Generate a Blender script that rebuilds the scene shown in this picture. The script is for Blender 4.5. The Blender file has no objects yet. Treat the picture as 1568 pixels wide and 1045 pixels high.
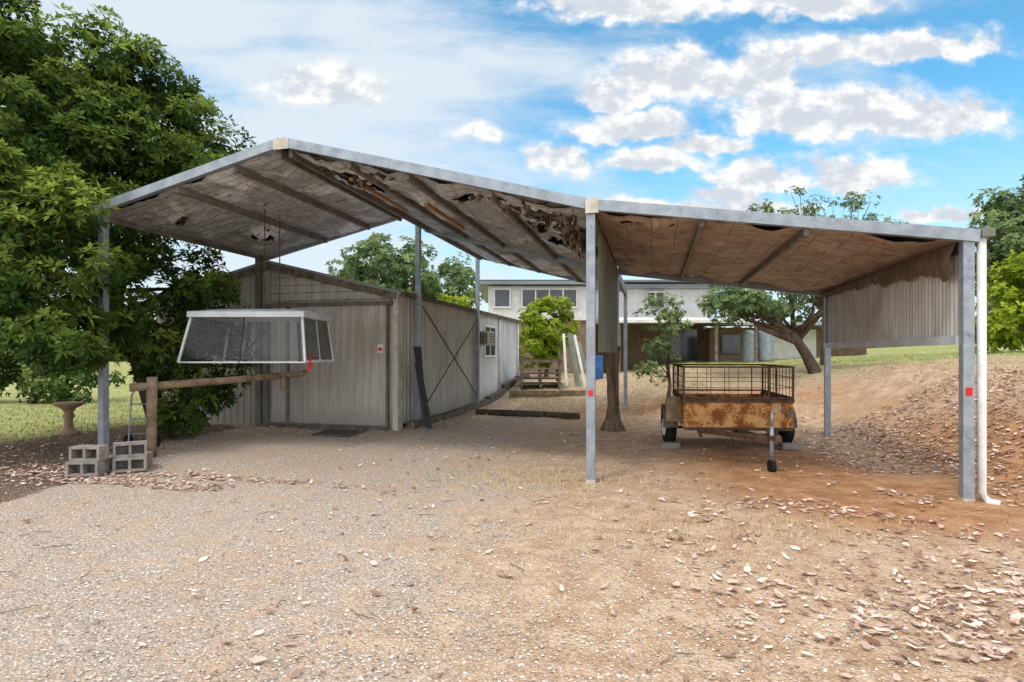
import bpy, math, random
import numpy as np
from mathutils import Vector, noise as mnoise
R = np.random.default_rng(7); random.seed(7)
scene = bpy.context.scene
scene.view_settings.view_transform = 'Standard'
scene.view_settings.look = 'None'
scene.view_settings.exposure = 0
# ------------------------------------------------------------ frame of the carport
A = math.radians(13.5)
U = np.array([math.cos(A), -math.sin(A)]); V = np.array([math.sin(A), math.cos(A)])
P0 = np.array([0.977, 7.27])
def W(u, v, z): 
    return (P0[0]+u*U[0]+v*V[0], P0[1]+u*U[1]+v*V[1], z)
def ss(a, b, x):
    t = np.clip((x-a)/(b-a), 0, 1); return t*t*(3-2*t)
def uv(x, y):
    dx = x-P0[0]; dy = y-P0[1]
    return dx*U[0]+dy*U[1], dx*V[0]+dy*V[1]
def H(x, y):
    x = np.asarray(x, float); y = np.asarray(y, float)
    u, v = uv(x, y)
    tb = ss(-2, 2.5, u)
    st = 9.5-3.0*tb
    back = (0.6+0.6*tb)*ss(0, 1, (v-st)/6.5)
    right = 1.2*ss(4.1, 7.2, u)*ss(-2.2, 2.2, v)
    h = back+right-back*right/1.2
    h = h+0.05*np.clip(u-6, 0, 40)*ss(0, 12, v)
    h = h+0.012*np.sin(x*1.7+y*.9)+0.010*np.sin(x*3.1-y*2.3+1)
    h = h+0.05*np.sin(x*.35+2)*ss(8, 14, v)
    return h
def Hs(x, y): return float(H(x, y))
# ------------------------------------------------------------ materials
def newmat(name):
    m = bpy.data.materials.new(name); m.use_nodes = True
    nt = m.node_tree; nt.nodes.clear()
    return m, nt
class N:
    def __init__(s, nt): s.nt = nt
    def n(s, t, **k):
        nd = s.nt.nodes.new(t)
        for a, b in k.items(): setattr(nd, a, b)
        return nd
    def lk(s, a, b): s.nt.links.new(a, b)
    def put(s, sock, v):
        if isinstance(v, (int, float)): sock.default_value = v
        elif isinstance(v, (tuple, list)):
            v = tuple(v)
            if sock.type == 'RGBA' and len(v) == 3: v = v+(1,)
            sock.default_value = v
        else: s.lk(v, sock)
    def m(s, op, a, b=0.0, c=0.0, clamp=False):
        nd = s.n('ShaderNodeMath', operation=op, use_clamp=clamp)
        s.put(nd.inputs[0], a); s.put(nd.inputs[1], b)
        return nd.outputs[0]
    def vm(s, op, a, b=(0, 0, 0), c=None):
        nd = s.n('ShaderNodeVectorMath', operation=op)
        s.put(nd.inputs[0], a)
        if op != 'LENGTH': s.put(nd.inputs[1], b)
        if c is not None: s.put(nd.inputs[2], c)
        return nd.outputs['Value'] if op == 'LENGTH' else nd.outputs[0]
    def mix(s, f, a, b, bt='MIX'):
        nd = s.n('ShaderNodeMix', data_type='RGBA', blend_type=bt, clamp_factor=True)
        s.put(nd.inputs[0], f); s.put(nd.inputs[6], a); s.put(nd.inputs[7], b)
        return nd.outputs[2]
    def ramp(s, x, a, b, lo=0.0, hi=1.0):
        nd = s.n('ShaderNodeMapRange', interpolation_type='SMOOTHSTEP')
        s.put(nd.inputs[0], x); s.put(nd.inputs[1], a); s.put(nd.inputs[2], b); s.put(nd.inputs[3], lo); s.put(nd.inputs[4], hi)
        return nd.outputs[0]
    def pos(s, scale=(1, 1, 1)):
        tc = s.n('ShaderNodeTexCoord')
        if scale == (1, 1, 1): return tc.outputs['Object']
        return s.vm('MULTIPLY', tc.outputs['Object'], scale)
    def noise(s, vec, sc, det=4, rough=.55, dist=0.0):
        nd = s.n('ShaderNodeTexNoise'); s.put(nd.inputs['Vector'], vec)
        nd.inputs['Scale'].default_value = sc; nd.inputs['Detail'].default_value = det
        nd.inputs['Roughness'].default_value = rough; nd.inputs['Distortion'].default_value = dist
        return nd.outputs[0]
    def attr(s, name):
        nd = s.n('ShaderNodeAttribute'); nd.attribute_name = name; return nd.outputs['Fac']
    def bump(s, h, st=.3, d=.02):
        nd = s.n('ShaderNodeBump'); nd.inputs['Strength'].default_value = st; nd.inputs['Distance'].default_value = d
        s.lk(h, nd.inputs['Height']); return nd.outputs[0]
    def diff(s, col, normal=None, transl=0.0):
        p = s.n('ShaderNodeBsdfDiffuse'); o = s.n('ShaderNodeOutputMaterial'); s.put(p.inputs[0], col)
        if normal is not None: s.lk(normal, p.inputs['Normal'])
        if transl > 0:
            t = s.n('ShaderNodeBsdfTranslucent'); s.put(t.inputs[0], col)
            mx = s.n('ShaderNodeMixShader'); mx.inputs[0].default_value = transl
            s.lk(p.outputs[0], mx.inputs[1]); s.lk(t.outputs[0], mx.inputs[2]); s.lk(mx.outputs[0], o.inputs[0])
        else: s.lk(p.outputs[0], o.inputs[0])
    def out(s, col, rough=.6, metal=0.0, normal=None, spec=.4):
        p = s.n('ShaderNodeBsdfPrincipled'); o = s.n('ShaderNodeOutputMaterial')
        s.put(p.inputs['Base Color'], col); s.put(p.inputs['Roughness'], rough); s.put(p.inputs['Metallic'], metal)
        p.inputs['Specular IOR Level'].default_value = spec
        if normal is not None: s.lk(normal, p.inputs['Normal'])
        s.lk(p.outputs[0], o.inputs[0])
def simple(name, c1, c2=None, sc=4, rough=.6, metal=0.0, bump=.15, stretch=(1, 1, 1), lo=.35, hi=.65, spec=.4, bd=.01):
    m, nt = newmat(name); g = N(nt)
    v = g.pos(stretch); f = g.noise(v, sc, 4, .6)
    f2 = g.noise(v, sc*9, 2, .6)
    if c2 is None: c2 = tuple(x*.6 for x in c1)
    fac = g.ramp(g.m('ADD', g.m('MULTIPLY', f, .7), g.m('MULTIPLY', f2, .3)), lo, hi)
    nrm = g.bump(f2, bump, bd) if bump > .06 else None
    if rough > .72 and metal == 0: g.diff(g.mix(fac, c2, c1), nrm)
    else: g.out(g.mix(fac, c2, c1), rough, metal, nrm, spec)
    return m
M = {}
M['galv'] = simple('galvanised_steel', (.36, .41, .465), (.24, .275, .315), 6, .42, .3, .05)
M['galv_dark'] = simple('weathered_steel', (.20, .19, .175), (.11, .10, .085), 5, .6, .1, .1)
M['purlin'] = simple('dusty_purlin_steel', (.22, .20, .18), (.12, .10, .085), 5, .6, .1, .1)
M['zinc'] = simple('roof_sheet_zinc', (.36, .34, .33), (.22, .12, .08), 3, .45, .2, .1, lo=.42, hi=.56)
M['cream'] = simple('cream_trim', (.62, .59, .52), (.42, .37, .30), 5, .55)
M['white'] = simple('white_paint', (.80, .80, .78), (.64, .63, .60), 3, .5, 0, .05)
M['fibre'] = simple('white_fibreglass', (.66, .69, .73), (.50, .53, .57), 3, .35, 0, .05)
M['timber'] = simple('weathered_timber', (.33, .25, .17), (.15, .11, .075), 5, .8, 0, .5)
M['greytimber'] = simple('grey_timber', (.24, .21, .17), (.10, .08, .06), 7, .85, 0, .5)
M['darktimber'] = simple('old_dark_timber', (.12, .095, .075), (.05, .04, .03), 7, .9, 0, .6)
M['orangetimber'] = simple('pine_batten', (.50, .31, .16), (.33, .19, .10), 7, .75, 0, .3)
M['rust'] = simple('rusty_panel', (.60, .35, .14), (.25, .085, .03), 4, .75, 0, .4, lo=.43, hi=.56)
M['rustdark'] = simple('rusty_dark_steel', (.17, .10, .065), (.065, .045, .035), 9, .8, .0, .3)
M['rubber'] = simple('tyre_rubber', (.03, .03, .03), (.018, .018, .018), 8, .8)
M['concrete'] = simple('concrete', (.36, .33, .30), (.22, .20, .18), 8, .9, 0, .5)
M['red'] = simple('red_reflector', (.75, .02, .02), (.6, .015, .015), 8, .3)
M['black'] = simple('black_plastic', (.02, .02, .022), (.035, .035, .035), 8, .5)
M['bark'] = simple('bark', (.15, .11, .085), (.06, .045, .035), 7, .95, 0, .8, (1, 1, .3))
M['tarp'] = simple('hanging_tarp', (.27, .195, .14), (.12, .085, .06), 3, .9, 0, .6, (4, 4, .7))
M['panelgreen'] = simple('grey_green_panel', (.22, .24, .20), (.13, .14, .11), 3, .6, 0, .1, (1, 1, .4))
M['blue'] = simple('blue_plastic', (.03, .14, .45), (.02, .1, .3), 5, .5)
M['brick'] = simple('brown_brick', (.30, .21, .155), (.19, .13, .09), 5, .9)
M['terracotta'] = simple('aged_terracotta', (.46, .32, .23), (.28, .2, .14), 9, .9)
M['glassdark'] = simple('dark_window_glass', (.06, .075, .09), (.03, .035, .045), .8, .12, 0, 0, spec=.6)
M['greyroof'] = simple('grey_roof', (.34, .37, .40), (.26, .28, .31), 1, .5)
M['mat'] = simple('rubber_mat', (.07, .065, .06), (.14, .12, .10), 12, .9)

def wallmat(name, c1, c2, dirt):
    m, nt = newmat(name); g = N(nt)
    streak = g.noise(g.pos((5, 5, .35)), 2.2, 4, .6)
    f2 = g.noise(g.pos(), 1.1, 4, .6)
    z = g.n('ShaderNodeSeparateXYZ'); g.lk(g.pos(), z.inputs[0])
    low = g.ramp(z.outputs[2], 0.0, .6, .85, 0)
    c = g.mix(g.ramp(streak, .36, .66), c2, c1)
    c = g.mix(g.m('MULTIPLY', g.ramp(f2, .46, .70), .5), c, dirt)
    c = g.mix(g.m('MULTIPLY', low, g.ramp(streak, .3, .6)), c, dirt)
    g.out(c, .5, 0, None); return m
M['shed'] = wallmat('shed_cladding', (.56, .545, .50), (.41, .39, .35), (.30, .26, .21))
M['shedlite'] = wallmat('pale_cladding', (.74, .76, .78), (.60, .62, .63), (.44, .40, .35))
M['brownclad'] = wallmat('inner_cladding', (.62, .61, .58), (.47, .44, .40), (.33, .24, .18))

def insul(name, c_dusty, c_silver, s0, dirt, patch):
    m, nt = newmat(name); g = N(nt)
    tc = g.n('ShaderNodeTexCoord'); mp = g.n('ShaderNodeMapping'); mp.inputs['Rotation'].default_value = (0, 0, A)
    g.lk(tc.outputs['Object'], mp.inputs[0]); p = mp.outputs[0]
    sp = g.n('ShaderNodeSeparateXYZ'); g.lk(p, sp.inputs[0])
    def lines(s, per, w):
        t = g.m('FRACT', g.m('MULTIPLY', s, 1/per)); t = g.m('ABSOLUTE', g.m('SUBTRACT', t, .5)); return g.ramp(t, .5-w, .5)
    big = g.noise(p, .9, 5, .65, .6); mid = g.noise(p, 5, 4, .65)
    wob = g.m('MULTIPLY', mid, .05)
    ly = lines(g.m('ADD', sp.outputs[1], wob), .16, .12); lx = lines(g.m('ADD', sp.outputs[0], wob), .32, .03)
    ln = g.m('MAXIMUM', ly, lx)
    c = g.mix(g.ramp(mid, .35, .65), tuple(x*.76 for x in c_dusty), c_dusty)
    c = g.mix(g.ramp(big, s0, s0+.10), c, c_silver)
    c = g.mix(g.m('MULTIPLY', g.ramp(g.noise(p, 2.3, 5, .7, 1.0), patch, patch+.05), .75), c, dirt)
    c = g.mix(g.m('MULTIPLY', ln, .40), c, (.08, .065, .055))
    g.out(c, .5, .15, g.bump(g.m('ADD', g.m('MULTIPLY', ln, -.5), mid), .8, .04), .4); return m
M['ins_l'] = insul('foil_insulation_dusty', (.50, .505, .515), (.82, .83, .86), .50, (.20, .15, .12), .61)
M['ins_r'] = insul('foil_insulation_brown', (.40, .30, .235), (.48, .38, .31), .55, (.27, .115, .06), .58)
M['torn'] = simple('torn_insulation', (.34, .25, .19), (.05, .038, .03), 7, .95, 0, .9, lo=.42, hi=.58)

def folmat(name, dark, light, tr=.3):
    m, nt = newmat(name); g = N(nt)
    g.diff(g.mix(g.attr('tone'), dark, light), None, tr); return m
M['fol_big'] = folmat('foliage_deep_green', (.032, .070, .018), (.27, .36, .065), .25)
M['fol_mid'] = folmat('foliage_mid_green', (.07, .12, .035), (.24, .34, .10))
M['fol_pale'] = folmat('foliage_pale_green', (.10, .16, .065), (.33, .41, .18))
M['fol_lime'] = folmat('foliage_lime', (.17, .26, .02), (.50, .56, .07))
M['fol_far'] = folmat('foliage_far', (.09, .14, .06), (.22, .28, .12), 0)
M['leaf_litter'] = folmat('dry_leaves', (.25, .135, .09), (.86, .67, .57), 0)
M['stone'] = folmat('gravel_pieces', (.24, .185, .15), (.86, .80, .75), 0)
M['drygrass'] = folmat('dry_grass_blades', (.38, .29, .15), (.66, .56, .34), 0)
M['lawn'] = folmat('lawn_blades', (.18, .22, .06), (.46, .47, .20), 0)

# ------------------------------------------------------------ mesh builder
def empty(name, loc):
    e = bpy.data.objects.new(name, None); e.location = loc; e.empty_display_size = .3
    scene.collection.objects.link(e); return e
def mkobj(name, verts, faces, mat, parent=None, smooth=False, tone=None):
    me = bpy.data.meshes.new(name)
    me.from_pydata([tuple(v) for v in verts] if not isinstance(verts, np.ndarray) else verts.tolist(), [], faces if not isinstance(faces, np.ndarray) else faces.tolist())
    me.materials.append(mat)
    if tone is not None:
        a = me.attributes.new('tone', 'FLOAT', 'FACE'); a.data.foreach_set('value', np.asarray(tone, dtype=np.float32))
    if smooth: me.polygons.foreach_set('use_smooth', [True]*len(me.polygons))
    me.update()
    o = bpy.data.objects.new(name, me); scene.collection.objects.link(o)
    if parent is not None:
        o.parent = parent; o.location = -Vector(parent.location)
    return o
class MB:
    def __init__(s): s.v = []; s.f = []
    def add(s, vs, fs):
        b = len(s.v); s.v += [tuple(map(float, x)) for x in vs]; s.f += [tuple(b+i for i in f) for f in fs]
    def hexa(s, p):
        s.add(p, [(0, 3, 2, 1), (4, 5, 6, 7), (0, 1, 5, 4), (1, 2, 6, 5), (2, 3, 7, 6), (3, 0, 4, 7)])
    def box(s, x0, x1, y0, y1, z0, z1):
        s.hexa([(x0, y0, z0), (x1, y0, z0), (x1, y1, z0), (x0, y1, z0), (x0, y0, z1), (x1, y0, z1), (x1, y1, z1), (x0, y1, z1)])
    def lbox(s, u0, u1, v0, v1, z0, z1):
        s.hexa([W(u0, v0, z0), W(u1, v0, z0), W(u1, v1, z0), W(u0, v1, z0), W(u0, v0, z1), W(u1, v0, z1), W(u1, v1, z1), W(u0, v1, z1)])
    def beam(s, a, b, w, h, up=(0, 0, 1)):
        a = Vector(a); b = Vector(b); d = (b-a).normalized(); upv = Vector(up)
        if abs(d.dot(upv)) > .98: upv = Vector((U[0], U[1], 0))
        sd = d.cross(upv).normalized()*(w/2); t = sd.cross(d).normalized()*(h/2)
        s.hexa([a-sd-t, a+sd-t, b+sd-t, b-sd-t, a-sd+t, a+sd+t, b+sd+t, b-sd+t])
    def tube(s, pts, rad, seg=8, cap=True):
        pts = [Vector(p) for p in pts]
        if isinstance(rad, (int, float)): rad = [rad]*len(pts)
        vs = []; fs = []
        ref = Vector((0.13, .31, .94))
        for i, p in enumerate(pts):
            d = (pts[min(i+1, len(pts)-1)]-pts[max(i-1, 0)]).normalized()
            r2 = Vector((1, 0, 0)) if abs(d.dot(ref)) > .97 else ref
            x = d.cross(r2).normalized(); y = d.cross(x).normalized()
            for k in range(seg):
                a = 2*math.pi*k/seg; vs.append(p+(x*math.cos(a)+y*math.sin(a))*rad[i])
        for i in range(len(pts)-1):
            for k in range(seg):
                k2 = (k+1) % seg; fs.append((i*seg+k, i*seg+k2, (i+1)*seg+k2, (i+1)*seg+k))
        if cap: fs.append(tuple(range(seg))[::-1]); fs.append(tuple((len(pts)-1)*seg+k for k in range(seg)))
        s.add(vs, fs)
    def lathe(s, c, prof, seg=20):
        vs = []; fs = []
        for (r, z) in prof:
            for k in range(seg):
                a = 2*math.pi*k/seg; vs.append((c[0]+r*math.cos(a), c[1]+r*math.sin(a), c[2]+z))
        n = len(prof)
        for i in range(n-1):
            for k in range(seg):
                k2 = (k+1) % seg; fs.append((i*seg+k, i*seg+k2, (i+1)*seg+k2, (i+1)*seg+k))
        fs.append(tuple(range(seg))[::-1]); fs.append(tuple((n-1)*seg+k for k in range(seg)))
        s.add(vs, fs)
    def cpost(s, u, v, z0, z1, w=.1, d=.1, t=.004):
        s.lbox(u-w/2, u+w/2, v-d/2, v-d/2+t, z0, z1)
        s.lbox(u-w/2, u-w/2+t, v-d/2+t, v+d/2, z0, z1)
        s.lbox(u+w/2-t, u+w/2, v-d/2+t, v+d/2, z0, z1)
        s.lbox(u-w/2+t, u-w/2+.02, v+d/2-t, v+d/2-.0005, z0, z1)
        s.lbox(u+w/2-.02, u+w/2-t, v+d/2-t, v+d/2-.0005, z0, z1)
        for zz in (z0+.9, z0+2.0, z1-.25):   # bolt heads
            s.lbox(u-.012, u+.012, v-d/2-.009, v-d/2-.0005, zz, zz+.024)
    def ribwall(s, a, b, z0, ztop, pitch=.15, depth=.022, nrm=(0, -1), rib=.04):
        a = np.array(a, float); b = np.array(b, float); L = np.linalg.norm(b-a); d = (b-a)/L; nrm = np.array(nrm, float)
        ts = []; t = 0
        while t < L:
            for (q, o) in ((0, 0), (pitch-rib-.03, 0), (pitch-rib-.015, 1), (pitch-.015, 1)):
                if t+q < L: ts.append((t+q, o))
            t += pitch
        ts.append((L, 0)); vs = []; fs = []
        for (t, o) in ts:
            p = a+d*t+nrm*depth*o
            vs.append((p[0], p[1], z0(t) if callable(z0) else z0)); vs.append((p[0], p[1], ztop(t) if callable(ztop) else ztop))
        for i in range(len(ts)-1): fs.append((2*i, 2*i+2, 2*i+3, 2*i+1))
        s.add(vs, fs)
    def obj(s, name, mat, parent=None, smooth=False): return mkobj(name, s.v, s.f, M[mat] if isinstance(mat, str) else mat, parent, smooth)

# ------------------------------------------------------------ ground
g1 = [-450, -300, -200, -140, -100, -75, -55, -42, -34, -28, -24, -21, -18, -16, -14]
xs = np.concatenate([g1, np.arange(-13, 13, .14), -np.array(g1[::-1])*1.0])
xs = np.unique(np.round(np.concatenate([xs, np.arange(13, 26, .6), np.arange(-20, -13, .7)]), 3))
ys = np.unique(np.round(np.concatenate([[-60, -30, -15, -8, -4, -2, 0], np.arange(1, 18, .14), np.arange(18, 40, .5), [42, 46, 52, 60, 75, 100, 150, 220, 350, 600]]), 3))
XX, YY = np.meshgrid(xs, ys)
ZZ = H(XX, YY)
nz = np.array([mnoise.fractal(Vector((x*1.3, y*1.3, 0)), 1.0, 2.0, 4) for x, y in zip(XX.ravel(), YY.ravel())]).reshape(XX.shape)
uu, vv = uv(XX, YY)
def bankf(u, v): return np.maximum(ss(3.6, 5.5, u)*ss(-2, 2, v), ss(6, 9, v)*ss(-3.5, -1, u))
bank = bankf(uu, vv)
ZZ = ZZ+nz*(.012+.06*bank)*(np.abs(XX) < 40)
nx, ny = len(xs), len(ys)
verts = np.stack([XX.ravel(), YY.ravel(), ZZ.ravel()], 1)
idx = np.arange(nx*ny).reshape(ny, nx)
faces = np.stack([idx[:-1, :-1].ravel(), idx[:-1, 1:].ravel(), idx[1:, 1:].ravel(), idx[1:, :-1].ravel()], 1)
mg, nt = newmat('ground_gravel_dirt_grass'); g = N(nt)
p = g.pos()
n1 = g.noise(p, .8, 4, .6); n2 = g.noise(p, 3.5, 5, .68); n3 = g.noise(p, 30, 3, .7)
vor = g.n('ShaderNodeTexVoronoi'); g.lk(p, vor.inputs[0]); vor.inputs['Scale'].default_value = 48
vsep = g.n('ShaderNodeSeparateColor'); g.lk(vor.outputs['Color'], vsep.inputs[0])
fleck = g.m('MULTIPLY', g.ramp(vor.outputs['Distance'], .25, .5, 1, 0), g.ramp(vsep.outputs[0], .35, .9))
darkp = g.ramp(vsep.outputs[1], .72, .95)
wob = g.m('SUBTRACT', g.m('ADD', g.m('MULTIPLY', n1, .5), g.m('MULTIPLY', n2, .5)), .5)
def jig(a, k=.5): return g.m('ADD', g.attr(a), g.m('MULTIPLY', wob, k*3.6))
gravel = g.mix(fleck, (.49, .40, .325), (.88, .83, .77))
gravel = g.mix(g.m('MULTIPLY', darkp, .5), gravel, (.23, .18, .14))
gravel = g.mix(g.m('MULTIPLY', g.ramp(n2, .46, .66), .75), gravel, (.57, .41, .28))
gravel = g.mix(g.m('MULTIPLY', g.ramp(n1, .50, .62), .35), gravel, (.50, .35, .24))
pale = g.mix(g.ramp(n2, .35, .65), (.46, .29, .175), (.64, .47, .33))
pale = g.mix(g.m('MULTIPLY', fleck, .6), pale, (.82, .71, .60))
pale = g.mix(g.m('MULTIPLY', darkp, .5), pale, (.26, .175, .12))
orange = g.mix(g.ramp(n2, .35, .65), (.34, .15, .065), (.56, .30, .15))
orange = g.mix(g.m('MULTIPLY', g.ramp(n3, .5, .75), .6), orange, (.22, .11, .06))
orange = g.mix(g.m('MULTIPLY', fleck, .3), orange, (.7, .5, .36))
straw = g.mix(g.ramp(n3, .35, .65), (.38, .275, .165), (.64, .52, .34))
straw = g.mix(g.ramp(n2, .5, .68), straw, (.42, .27, .175))
grass = g.mix(g.ramp(n3, .35, .65), (.20, .24, .07), (.44, .45, .18))
grass = g.mix(g.ramp(n2, .45, .65), grass, (.55, .48, .26))
soil = g.mix(g.ramp(n3, .35, .65), (.10, .07, .05), (.28, .2, .145))
soil = g.mix(g.m('MULTIPLY', fleck, .4), soil, (.45, .35, .27))
c = g.mix(g.ramp(jig('red', .4), .3, .75), gravel, pale)
c = g.mix(g.m('MULTIPLY', g.ramp(jig('orange', .45), .28, .75), .9), c, orange)
c = g.mix(g.ramp(jig('straw', .5), .4, .65), c, straw)
c = g.mix(g.ramp(jig('grass', .35), .42, .6), c, grass)
c = g.mix(g.ramp(jig('soil', .4), .4, .65), c, soil)
hh = g.m('ADD', g.m('MULTIPLY', vor.outputs['Distance'], -.8), g.m('MULTIPLY', n3, .9))
g.diff(c, g.bump(hh, .9, .025))
go = mkobj('ground', verts, faces, mg, None, True)
def vattr(o, name, arr):
    a = o.data.attributes.new(name, 'FLOAT', 'POINT'); a.data.foreach_set('value', arr.ravel().astype(np.float32))
red = ss(-4.5, 1.6, uu+.1*vv)*.9
orn = .72*np.exp(-((uu-2.6)/2.4)**2-((vv-1.6)/2.8)**2)+.40*np.exp(-((uu-3.6)/1.8)**2-((vv+.5)/1.2)**2)+.50*bank*(1-ss(4.5, 7.5, uu)*.6)
strawm = np.maximum(ss(8.5, 11, vv)*ss(-4.4, -3.4, uu)*.85, .50*np.exp(-((uu+.8)/1.0)**2-((vv+.5)/1.0)**2))
strawm = np.maximum(strawm, ss(6.0, 8.5, uu)*ss(3, 7, vv)*.9)
strawm = np.maximum(strawm, .42*np.exp(-((XX-2)/1.4)**2-((YY-4.6)/.8)**2))
grassm = np.maximum(ss(12.5, 15, vv)*ss(0, 2, uu)*.95, 1-ss(-11.2, -9.4, uu))
grassm = np.maximum(grassm, ss(19, 24, vv))
soilm = np.exp(-((uu+9.2)/1.5)**2)*ss(-4.0, -1.5, vv)*(1-ss(3.6, 4.2, vv))*1.3
soilm = np.maximum(soilm, .9*(1-ss(-5.9, -4.9, XX))*(1-ss(8.8, 9.8, YY))*ss(4.6, 6.2, YY))
for nme, ar in (('red', red), ('orange', orn), ('straw', strawm), ('grass', grassm), ('soil', soilm)): vattr(go, nme, ar)

# scattered stones / leaves / tufts -------------------------------------------------
def octas(P, S, rng):
    n = len(P); base = np.array([[1, 0, 0], [-1, 0, 0], [0, 1, 0], [0, -1, 0], [0, 0, 1], [0, 0, -1]], float)
    b = base[None]*(.6+.6*rng.random((n, 6, 1))); b[:, :, 2] *= .6
    th = rng.random(n)*6.28; c, s = np.cos(th)[:, None], np.sin(th)[:, None]
    x = b[:, :, 0]*c-b[:, :, 1]*s; y = b[:, :, 0]*s*.8+b[:, :, 1]*c
    v = np.stack([x, y, b[:, :, 2]], 2)*S[:, None, None]+P[:, None, :]
    f = np.array([[0, 2, 4], [2, 1, 4], [1, 3, 4], [3, 0, 4]])
    F = (f[None]+np.arange(n)[:, None, None]*6).reshape(-1, 3)
    return v.reshape(-1, 3), F, np.repeat(rng.random(n)**1.1, 4)
ns = 42000
yy = 2.4+9.0*R.random(ns)**1.4; xx = (R.random(ns)-.5)*2*(yy*.92)
u_, v_ = uv(xx, yy); dens = 1-.7*ss(-1, 2, u_)*ss(-3.5, -1, v_); dens *= .35+.65*(1-ss(0, 4, xx))
k = R.random(ns) < dens; xx, yy = xx[k], yy[k]
S = .004+.010*R.random(len(xx))**2.5
P = np.stack([xx, yy, H(xx, yy)+.005], 1)
v, f, t = octas(P, S, R); mkobj('gravel_stones', v, f, M['stone'], None, False, t)

def flatleaves(P, L, Wd, rng, lift=.35):
    n = len(P); th = rng.random(n)*6.283
    d = np.stack([np.cos(th), np.sin(th), (rng.random(n)-.5)*lift], 1); s = np.stack([-np.sin(th), np.cos(th), (rng.random(n)-.5)*lift*1.6], 1)
    L = L[:, None]; Wd = Wd[:, None]
    up = np.zeros((n, 3)); up[:, 2] = 1
    curl = (rng.random((n, 1)))*.3*L
    a = P-d*L/2+up*curl*.5; b = P+d*L/2+up*curl; m1 = P-d*L*.15; m2 = P+d*L*.2+up*curl*.3
    l1 = m1+s*Wd/2+up*curl*.35; l2 = m2+s*Wd*.42+up*curl*.5; r1 = m1-s*Wd/2+up*curl*.2; r2 = m2-s*Wd*.42+up*curl*.6
    v = np.stack([a, l1, l2, b, r2, r1, m1, m2], 1).reshape(-1, 3)
    o = (np.arange(n)*8)[:, None]
    quads = np.concatenate([o+np.array([6, 7, 2, 1]), o+np.array([6, 5, 4, 7])])
    tris = np.concatenate([o+np.array([0, 6, 1]), o+np.array([0, 5, 6]), o+np.array([7, 3, 2]), o+np.array([7, 4, 3])])
    return v, quads.tolist()+tris.tolist(), 6
LP = []
def scat(n, fx): LP.append(fx(n))
def gauss(cx, cy, sx, sy, rot=0):
    def f(n):
        a = R.normal(0, sx, n); b = R.normal(0, sy, n); c, s = math.cos(rot), math.sin(rot)
        return np.stack([cx+a*c-b*s, cy+a*s+b*c], 1)
    return f
def lrect(u0, u1, v0, v1):
    def f(n):
        u = u0+(u1-u0)*R.random(n); v = v0+(v1-v0)*R.random(n)
        return np.stack([P0[0]+u*U[0]+v*V[0], P0[1]+u*U[1]+v*V[1]], 1)
    return f
scat(420, gauss(2.7, 3.4, .55, .35)); scat(90, gauss(1.7, 4.0, .25, .35)); scat(420, gauss(3.6, 3.9, .8, .5)); scat(70, gauss(2.6, 6.2, .5, .15)); scat(50, gauss(3.6, 5.3, .5, .3))
for _ in range(26):
    cx = R.uniform(.5, 5.5); cy = R.uniform(3.4, 7.0); scat(int(R.uniform(5, 22)), gauss(cx, cy, .14, .10))
scat(5800, lrect(4.4, 9, -.4, 6.5)); scat(1600, lrect(6, 14, 3, 11)); scat(1000, lrect(3.3, 4.9, 1.5, 6)); scat(350, lrect(4.3, 6.5, -2.0, 0))
scat(500, lrect(-7.5, -4.2, -1.5, -1.15)); scat(500, gauss(-4.6, 7.7, 1.6, .12, -.25)); scat(1100, lrect(-12, -6.5, -3, 3)); scat(300, lrect(-3, 8, -5.5, 0)); scat(500, lrect(-3.5, 3.5, 0, 7)); scat(900, lrect(-4, 5, 7, 12)); scat(90, lrect(-8, 0, -5, 3)); scat(300, lrect(-8.5, -4.6, 3.0, 3.9)); scat(300, lrect(-4.1, -3.4, 4.5, 9))
LP2 = np.concatenate(LP); zz = H(LP2[:, 0], LP2[:, 1])
u_, v_ = uv(LP2[:, 0], LP2[:, 1]); bk = bankf(u_, v_)
znz = np.array([mnoise.fractal(Vector((x*1.3, y*1.3, 0)), 1.0, 2.0, 4) for x, y in LP2])
P = np.stack([LP2[:, 0], LP2[:, 1], zz+znz*(.012+.06*bk)+.014], 1)
L = .045+.06*R.random(len(P)); Wd = L*(.25+.3*R.random(len(P)))
v, f, rep = flatleaves(P, L, Wd, R); tl_ = R.random(len(P))**.9; mkobj('fallen_leaves', v, f, M['leaf_litter'], None, False, np.tile(tl_, rep))
w = MB()
for _ in range(40):
    x = random.uniform(-5, 6); y = random.uniform(3, 8); a = random.uniform(0, 6.28); l = random.uniform(.08, .24)
    zz_ = Hs(x, y)+.012; w.tube([(x, y, zz_), (x+l*.5*math.cos(a), y+l*.5*math.sin(a), zz_+.01), (x+l*math.cos(a+.3), y+l*math.sin(a+.3), zz_)], .003, 4)
w.obj('fallen_twigs', 'greytimber')
def blades(P, h, rng, name, mat, spread=.5, w=.006):
    n = len(P); th = rng.random(n)*6.283; d = np.stack([np.cos(th), np.sin(th), np.zeros(n)], 1)
    s = np.stack([-np.sin(th), np.cos(th), np.zeros(n)], 1)*w
    h = (h*(.5+rng.random(n)))[:, None]; up = np.array([[0, 0, 1.]])
    tip = P+up*h+d*h*spread*rng.random((n, 1))
    v = np.stack([P-s, P+s, tip], 1).reshape(-1, 3); f = np.arange(n*3).reshape(n, 3)
    mkobj(name, v, f, mat, None, False, rng.random(n))
def gz(xy): return np.stack([xy[:, 0], xy[:, 1], H(xy[:, 0], xy[:, 1])], 1)
q = np.concatenate([lrect(-4, 4.5, 8.5, 13)(8000), lrect(6, 15, 4, 13)(8000), gauss(.3, 7.4, .8, .35)(900), gauss(2.0, 5.3, 1.0, .3)(700), lrect(-3.5, 4, 6, 9)(1500)])
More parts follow.
